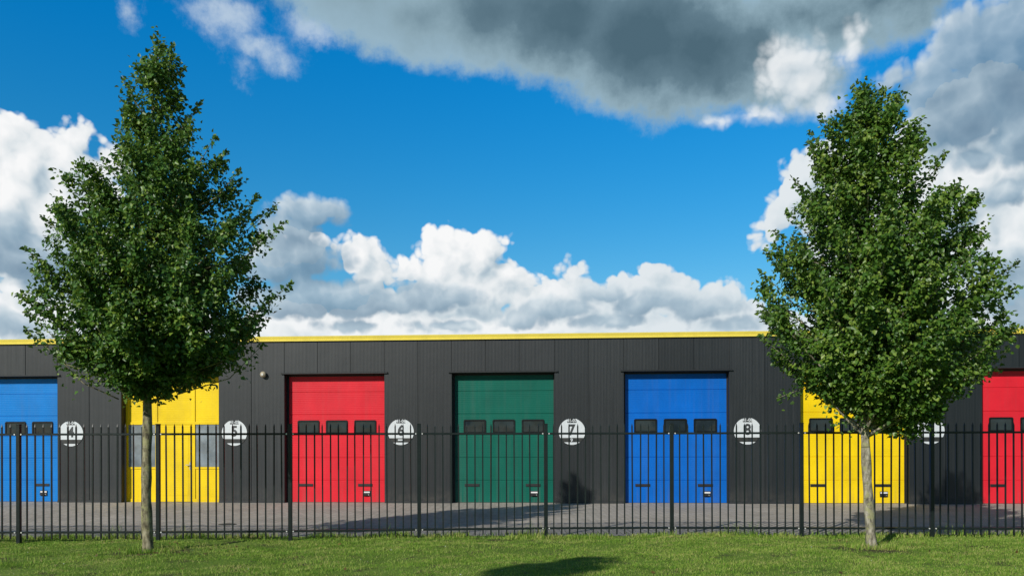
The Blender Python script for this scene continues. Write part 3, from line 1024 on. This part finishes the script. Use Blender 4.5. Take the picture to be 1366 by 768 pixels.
    np_mesh('crown', V, Fa, leaf_m, e)
    for (q0, q1, rr) in BO[:70]:
        q0, q1 = Vector(q0), Vector(q1)
        mid = q0.lerp(q1, 0.5) + Vector((0, 0, -0.055 * (q1 - q0).length))
        pth = [q0.lerp(mid, u).lerp(mid.lerp(q1, u), u) for u in np.linspace(0, 1, 8)]
        r0 = 0.009 + 0.009 * (q1 - q0).length
        m = MB(); m.tube([(q_.x + random.uniform(-.012, .012), q_.y + random.uniform(-.012, .012), q_.z) for q_ in pth], [r0 * (1 - 0.8 * u) for u in np.linspace(0, 1, 8)], 6)
        m.build('branch', bark_m, e, smooth=True)
    for (q0, q1) in shoots[-len(sprigs):] if sprigs else []:
        m = MB()
        cc, aa = env(np.clip(q0[2] - 0.25, z_lo, z_hi))
        q_in = np.array([cc * 0.6 + q0[0] * 0.4, q0[1] * 0.5, q0[2] + (0.15 if q1[2] < q0[2] else -0.25)])
        m.tube([q_in, q0, q0 * 0.45 + q1 * 0.55, q1], [0.011, 0.008, 0.005, 0.003], 5)
        m.build('branch', bark_m, e, smooth=True)
    return e


PROF_L = [(50, 203, 213), (65, 193, 227), (80, 187, 240), (110, 175, 260), (150, 162, 262), (185, 158, 268), (205, 152, 294), (230, 124, 316), (260, 90, 322),
          (290, 84, 340), (320, 66, 348), (350, 64, 352), (380, 56, 356), (410, 54, 358), (440, 72, 338), (465, 86, 334), (490, 106, 302), (510, 132, 258), (530, 156, 224), (540, 176, 208)]
PROF_R = [(110, 1142, 1156), (125, 1134, 1194), (145, 1117, 1208), (165, 1092, 1219), (190, 1086, 1227), (215, 1075, 1238), (240, 1068, 1247), (270, 1060, 1278), (300, 1044, 1298),
          (330, 1030, 1306), (360, 1017, 1326), (390, 1011, 1335), (420, 1015, 1336), (450, 1022, 1340), (480, 1046, 1330), (505, 1074, 1302), (528, 1100, 1284), (548, 1142, 1262), (566, 1172, 1252), (584, 1192, 1240)]
SPR_L = [(130, 205), (112, 222), (150, 160), (262, 130), (75, 272), (300, 198), (345, 262), (360, 320), (370, 400), (345, 440), (48, 385), (75, 470), (62, 350), (208, 48), (240, 72), (382, 296), (386, 375), (352, 462), (31, 414), (44, 335), (100, 230), (290, 184), (365, 268), (62, 290), (320, 225), (55, 370), (40, 440), (152, 210), (172, 108)]
SPR_R = [(1212, 588), (1228, 588), (1072, 200), (1062, 235), (1228, 180), (1050, 282), (1020, 335), (1008, 400), (1018, 445), (1325, 310), (1336, 430), (1245, 225), (1100, 150), (1205, 130), (1148, 108), (1188, 112), (1348, 352), (1350, 466), (1042, 530), (1262, 203), (1038, 302), (1282, 255), (1305, 285), (1085, 170), (1010, 365), (1340, 405), (1210, 150), (1225, 165)]
make_tree(TL, 198, 738, 84.6, PROF_L, [(198, 742), (197, 640), (196, 530), (203, 300), (208, 60)], SPR_L, 3, M['leaf_l'], M['bark_l'],
          'tall dark green tree with a narrow pointed top, in front of the yellow entrance', 125, 620, 0.068, 0.082, 0.48)
make_tree(TR, 1162, 733, 83.0, PROF_R, [(1162, 738), (1158, 650), (1153, 560), (1156, 400), (1160, 130)], SPR_R, 8, M['leaf_r'], M['bark_r'],
          'broad bushy lighter green tree with a pale trunk, in front of the yellow overhead door', 158, 600, 0.068, 0.080, 0.43)
make_tree(T3, 198, 738, 84.6, PROF_L, [(198, 742), (197, 640), (196, 530), (203, 300), (208, 60)], [], 21, M['leaf_l'], M['bark_l'],
          'tree beside the photographer that throws the dark shadow onto the near grass', 150, 170, 0.11, 0.085, 0.40)

# ------------------------------------------------------------------ sky: Nishita with cumulus clouds in direction space
world = bpy.data.worlds.new('World')
SC.world = world
world.use_nodes = True
wn = NT(world.node_tree)
bg = world.node_tree.nodes['Background']
BG = 0.13
bg.inputs['Strength'].default_value = BG
sky = wn.node('ShaderNodeTexSky', sky_type='NISHITA', sun_disc=False)
sky.sun_elevation = SUN_EL
sky.sun_rotation = math.atan2(-math.sin(SUN_AZ), -math.cos(SUN_AZ)) % (2 * math.pi)
sky.altitude = 0; sky.air_density = 1.0; sky.dust_density = 0.15; sky.ozone_density = 1.6
hs = wn.node('ShaderNodeHueSaturation')
hs.inputs['Saturation'].default_value = 1.45; hs.inputs['Value'].default_value = 1.0; hs.inputs['Hue'].default_value = 0.485
wn.l.new(sky.outputs[0], hs.inputs['Color'])
dirv = wn.node('ShaderNodeTexCoord').outputs['Generated']
sp = wn.node('ShaderNodeSeparateXYZ'); wn.l.new(dirv, sp.inputs[0])
az = wn.math('ARCTAN2', sp.outputs[0], sp.outputs[1])
el = wn.math('ARCSINE', sp.outputs[2])
cb = wn.node('ShaderNodeCombineXYZ'); wn.l.new(az, cb.inputs[0]); wn.l.new(el, cb.inputs[1])
P0 = cb.outputs[0]


def ang(px, py):
    u, v = (px - 683) / F, (HZ - py) / F
    return math.atan(u), math.atan(v / math.sqrt(1 + u * u))


def blob_params(b):
    px, py, rx = b[:3]; ry = b[3] if len(b) > 3 else rx
    a, e_ = ang(px, py)
    u = (px - 683) / F; v = (HZ - py) / F
    kx = 1 / (F * (1 + u * u)); ky = 1 / (F * math.sqrt(1 + u * u) * (1 + v * v / (1 + u * u)))
    return a, e_, rx * kx, ry * ky


def field(vec, blobs, k):
    """signed distance (radians) to a smooth union of ellipses"""
    cur = None
    for b in blobs:
        a, e_, rx, ry = blob_params(b)
        rm = math.sqrt(rx * ry)
        q_ = wn.vec('MULTIPLY_ADD', vec, (rm / rx, rm / ry, 0.0), (-a * rm / rx, -e_ * rm / ry, 0.0))
        d = wn.math('SUBTRACT', wn.vec('LENGTH', q_), rm)
        cur = d if cur is None else wn.math('SMOOTH_MIN', cur, d, k)
    return cur


def voro(vec, scale, smooth=0.35):
    nd = wn.node('ShaderNodeTexVoronoi', voronoi_dimensions='2D', feature='SMOOTH_F1')
    nd.inputs['Scale'].default_value = scale; nd.inputs['Smoothness'].default_value = smooth
    wn.l.new(vec, nd.inputs['Vector'])
    return nd.outputs['Distance']


CUM = [  # bright cumulus, sunlit from behind the camera: left bank
    (32, 215, 58), (92, 226, 50), (5, 260, 70), (70, 290, 70), (128, 262, 44), (146, 212, 22), (42, 182, 30), (97, 190, 26), (20, 345, 90, 45), (110, 330, 60, 50), (-60, 240, 90), (40, 420, 95, 40),
    # centre bank
    (598, 345, 44), (578, 332, 28), (638, 345, 40), (556, 358, 22), (672, 366, 22), (702, 382, 18), (620, 395, 75, 45), (482, 343, 24), (498, 368, 24), (514, 388, 18),
    (395, 330, 60, 26), (766, 364, 18), (752, 390, 40, 24), (872, 362, 24), (850, 388, 45, 26), (905, 388, 38, 22), (950, 402, 36, 22), (985, 420, 34, 20), (800, 410, 60, 26), (720, 408, 60, 30),
    (680, 446, 400, 34), (400, 430, 90, 30),
    # right bank
    (1085, 235, 38), (1060, 262, 34), (1045, 290, 22), (1030, 312, 20), (1095, 205, 26), (1130, 260, 70), (1180, 340, 110, 90), (1300, 250, 90, 70), (1280, 330, 110), (1360, 300, 90), (1330, 420, 80, 40), (1240, 190, 60, 50), (1320, 170, 100, 80), (1230, 280, 80, 80), (1370, 200, 80, 90),
    (790, 428, 90, 22), (940, 424, 80, 26), (870, 420, 60, 26), (640, 415, 60, 26), (-20, 400, 60, 40), (20, 385, 60, 30), (900, 430, 90, 20), (620, 430, 90, 22), (530, 415, 50, 20), (740, 400, 40, 24), (960, 425, 60, 20),
]
GREYC = [  # greyer cloud nearer by, in the shade of others
    (412, 284, 54, 21), (386, 304, 46, 18), (400, 342, 66, 28), (368, 356, 50, 24), (440, 394, 96, 26), (490, 404, 80, 20), (590, 396, 52, 19), (550, 388, 30, 18), (380, 402, 70, 22),
    (30, 338, 120, 38), (10, 310, 66, 30), (20, 425, 54, 20), (70, 382, 50, 14), (862, 404, 56, 17), (935, 412, 54, 16), (805, 392, 38, 13), (735, 412, 54, 16), (690, 424, 40, 14), (820, 428, 60, 10), (600, 432, 60, 9), (470, 434, 50, 8), (980, 432, 40, 8),
    (1300, 60, 56, 54), (1240, 118, 58, 40), (1190, 110, 32, 20), (1340, 100, 70, 100), (1280, 155, 84, 50), (1380, 40, 70, 80), (1365, 180, 60, 48), (1365, 398, 64, 48), (1310, 210, 42, 18), (1348, 262, 40, 22), (1270, 300, 46, 26), (1320, 352, 56, 24), 
]
STRAT = [  # big grey cloud overhead
    (470, -10, 110, 60), (560, 20, 120, 66), (650, 20, 130, 88), (750, 20, 150, 108), (850, 50, 150, 105), (940, 60, 120, 100), (1010, 60, 90, 90), (1080, 20, 110, 60), (1180, 0, 100, 56), (1130, 40, 90, 48), (1235, -12, 90, 36), (1210, 36, 60, 26), (1080, 110, 70, 50), (890, 140, 50, 34), (820, 120, 60, 34), (700, -120, 420, 120),
]
PUFF = [(1058, 78, 46, 38), (1072, 112, 42, 38), (1040, 108, 32, 26), (1092, 142, 32, 26), (1138, 60, 22, 30), (1150, 45, 14, 14), (1010, 156, 40, 12), (960, 162, 30, 8)]
WISP = [(300, 20, 46, 30), (345, 62, 40, 22), (375, 82, 26, 20), (330, 95, 14, 12), (265, 10, 22, 16), (175, 8, 8, 14), (420, 40, 40, 26)]

wcol = wn.noise(P0, 20, 4, 0.5, color=True)
warp = wn.vec('MULTIPLY', wn.vec('SUBTRACT', wcol, (0.5, 0.5, 0.5)), (0.024, 0.020, 0.0))
PW = wn.vec('ADD', P0, warp)


def dome(vec, scale):
    d = voro(vec, scale)
    return wn.math('MULTIPLY_ADD', wn.math('MULTIPLY', d, d), -1.5, 0.30)


def billow(vec, a1, a2, a3, af):
    h = wn.math('ADD', wn.math('MULTIPLY', dome(vec, 26), a1), wn.math('MULTIPLY', dome(vec, 62), a2))
    h = wn.math('ADD', h, wn.math('MULTIPLY', dome(vec, 140), a3))
    return wn.math('ADD', h, wn.math('MULTIPLY', wn.math('SUBTRACT', wn.noise(vec, 70, 5, 0.6), 0.5), af))


def density(vec, blobs, k, amps):
    sd = field(vec, blobs, k)
    inside = wn.math('MULTIPLY', wn.math('MINIMUM', wn.math('MULTIPLY', sd, -1.0), 0.06), 0.85)
    return wn.math('ADD', inside, billow(vec, *amps))


AMP = (0.017, 0.010, 0.0040, 0.006)
OFF = (-0.0105, 0.0140, 0.0)
D1 = density(PW, CUM, 0.006, AMP)
D2 = density(wn.vec('ADD', PW, OFF), CUM, 0.006, AMP)
covC = wn.maprange(D1, -0.0050, 0.0030, smooth=True)
lowz = wn.maprange(el, 0.150, 0.235, 1.0, 0.0, smooth=True)
litf = wn.math('ADD', wn.math('MULTIPLY', wn.math('SUBTRACT', D1, D2), 18.0), wn.maprange(wn.noise(P0, 11, 4, 0.55), 0.3, 0.7, 0.42, 0.80), clamp=True)
cumcol = wn.ramp(litf, [(0.0, (0.30, 0.41, 0.51)), (0.30, (0.50, 0.60, 0.67)), (0.60, (0.78, 0.82, 0.845)), (0.92, (0.94, 0.945, 0.95))])
east = wn.maprange(az, 0.02, 0.12, 0.0, 0.42, smooth=True)
cumcol = wn.mix(wn.math('MULTIPLY', east, wn.maprange(az, 0.36, 0.44, 1.0, 0.45)), cumcol, (0.50, 0.62, 0.70))
# grey cumulus in front of them
G1 = density(PW, GREYC, 0.008, (0.012, 0.008, 0.003, 0.007))
G2 = density(wn.vec('ADD', PW, OFF), GREYC, 0.008, (0.012, 0.008, 0.003, 0.007))
covG = wn.maprange(G1, -0.006, 0.008, 0.0, 0.92, smooth=True)
glit = wn.math('ADD', wn.math('MULTIPLY', wn.math('SUBTRACT', G1, G2), 15.0), wn.maprange(G1, 0.0, 0.04, 0.62, 0.26), clamp=True)
gcol = wn.ramp(glit, [(0.0, (0.10, 0.20, 0.31)), (0.35, (0.175, 0.295, 0.41)), (0.65, (0.33, 0.455, 0.56)), (1.0, (0.68, 0.76, 0.81))])
cover_c = wn.math('MAXIMUM', covC, covG)
cumcol = wn.mix(wn.math('DIVIDE', covG, wn.math('MAXIMUM', cover_c, 0.001)), cumcol, gcol)
cumcol = wn.mix(wn.math('MULTIPLY', lowz, 0.16), cumcol, (0.64, 0.74, 0.79))
covC = cover_c

# overhead grey cloud, soft edged
PS = wn.vec('ADD', P0, wn.vec('MULTIPLY', wn.vec('SUBTRACT', wn.noise(P0, 9, 6, 0.62, color=True), (0.5, 0.5, 0.5)), (0.07, 0.05, 0.0)))
ssd = field(PS, STRAT, 0.03)
sfb = wn.math('SUBTRACT', wn.noise(P0, 30, 7, 0.65), 0.5)
sD = wn.math('ADD', wn.math('MULTIPLY', ssd, -1.0), wn.math('MULTIPLY', sfb, 0.045))
covS = wn.maprange(sD, -0.008, 0.022, smooth=True)
depth = wn.math('ADD', wn.maprange(sD, 0.0, 0.085), wn.math('MULTIPLY', wn.math('SUBTRACT', wn.noise(P0, 7, 5, 0.55), 0.5), 0.9), clamp=True)
west = wn.maprange(az, -0.22, 0.10, 0.0, 1.0, smooth=True)
dk = wn.math('MULTIPLY', depth, wn.math('ADD', wn.math('MULTIPLY', west, 0.56), 0.34), clamp=True)
stcol = wn.ramp(dk, [(0.0, (0.33, 0.49, 0.61)), (0.25, (0.26, 0.385, 0.46)), (0.55, (0.122, 0.205, 0.262)), (1.0, (0.062, 0.122, 0.165))])
# thin white wisps
PWi = wn.vec('ADD', P0, wn.vec('MULTIPLY', wn.vec('SUBTRACT', wn.noise(P0, 26, 6, 0.66, color=True), (0.5, 0.5, 0.5)), (0.05, 0.05, 0.0)))
wsd = field(PWi, WISP, 0.01)
covW = wn.maprange(wn.math('ADD', wn.math('MULTIPLY', wsd, -1.0), wn.math('MULTIPLY', sfb, 0.05)), -0.012, 0.03, 0.0, 0.72, smooth=True)
# sunlit puffs in front of the dark bank
P1 = density(PW, PUFF, 0.010, (0.012, 0.008, 0.003, 0.008))
P2 = density(wn.vec('ADD', PW, OFF), PUFF, 0.010, (0.012, 0.008, 0.003, 0.008))
covP = wn.maprange(P1, -0.004, 0.016, 0.0, 0.92, smooth=True)
plit = wn.math('ADD', wn.math('MULTIPLY', wn.math('SUBTRACT', P1, P2), 18.0), 0.74, clamp=True)
pcol = wn.ramp(plit, [(0.0, (0.30, 0.42, 0.52)), (0.5, (0.60, 0.68, 0.74)), (1.0, (0.84, 0.87, 0.89))])

# the rest of the sky, above and behind the photographed sector: dark cloud with blue gaps, added to cut the ambient light
dimming_deck = wn.maprange(wn.noise(wn.vec('MULTIPLY', P0, (1.0, 1.8, 1.0)), 2.6, 7, 0.6), 0.40, 0.54, 0.0, 0.95, smooth=True)
away = wn.math('MAXIMUM', wn.maprange(wn.math('ABSOLUTE', az), 0.75, 1.0), wn.maprange(el, 0.60, 0.80))
oth = wn.math('MULTIPLY', dimming_deck, wn.math('MULTIPLY', away, wn.maprange(el, 0.02, 0.10)))

S = 1.0 / BG
def scaled(c):
    return wn.vec('SCALE', c) if False else wn.mix(1.0, c, (S, S, S), 'MULTIPLY')
lift = wn.ramp(wn.maprange(el, 0.0, 0.55), [(0.0, (0.66, 0.76, 0.80)), (0.35, (0.62, 0.80, 0.88)), (0.85, (0.06, 0.93, 1.26)), (1.0, (0.3, 0.8, 1.0))])
col = wn.mix(1.0, hs.outputs[0], lift, 'MULTIPLY')
col = wn.mix(oth, col, (0.13 * S, 0.165 * S, 0.20 * S))
col = wn.mix(covW, col, (0.62 * S, 0.72 * S, 0.80 * S))
col = wn.mix(covS, col, scaled(stcol))
col = wn.mix(covP, col, scaled(pcol))
col = wn.mix(covC, col, scaled(cumcol))
wn.l.new(col, bg.inputs['Color'])
world.cycles.sampling_method = 'MANUAL'
world.cycles.sample_map_resolution = 512

# ------------------------------------------------------------------ sun, camera, view
sl = bpy.data.lights.new('sun', 'SUN')
sl.energy = 4.3; sl.angle = math.radians(0.53); sl.color = (1.0, 0.95, 0.87)
so = bpy.data.objects.new('sun', sl)
dvec = Vector((math.sin(SUN_AZ) * math.cos(SUN_EL), math.cos(SUN_AZ) * math.cos(SUN_EL), -math.sin(SUN_EL)))
so.rotation_euler = dvec.to_track_quat('-Z', 'Y').to_euler()
so.location = (-20, -25, 25)
link(so)

cam = bpy.data.cameras.new('camera')
cam.sensor_width = 36.0; cam.lens = 28.0
cam.shift_y = (HZ - 384) / 1366
cam.clip_start = 0.1; cam.clip_end = 2000
co = bpy.data.objects.new('camera', cam)
co.location = (0, 0, CAM_H)
co.rotation_euler = (math.radians(90), 0.0025, 0)
link(co)
SC.camera = co
SC.view_settings.view_transform = 'Standard'
SC.view_settings.look = 'None'
SC.view_settings.exposure = 0.0
SC.view_settings.gamma = 1.0
SC.view_settings.use_curve_mapping = False
SC.cycles.use_denoising = True
SC.cycles.max_bounces = 8
SC.cycles.transparent_max_bounces = 8
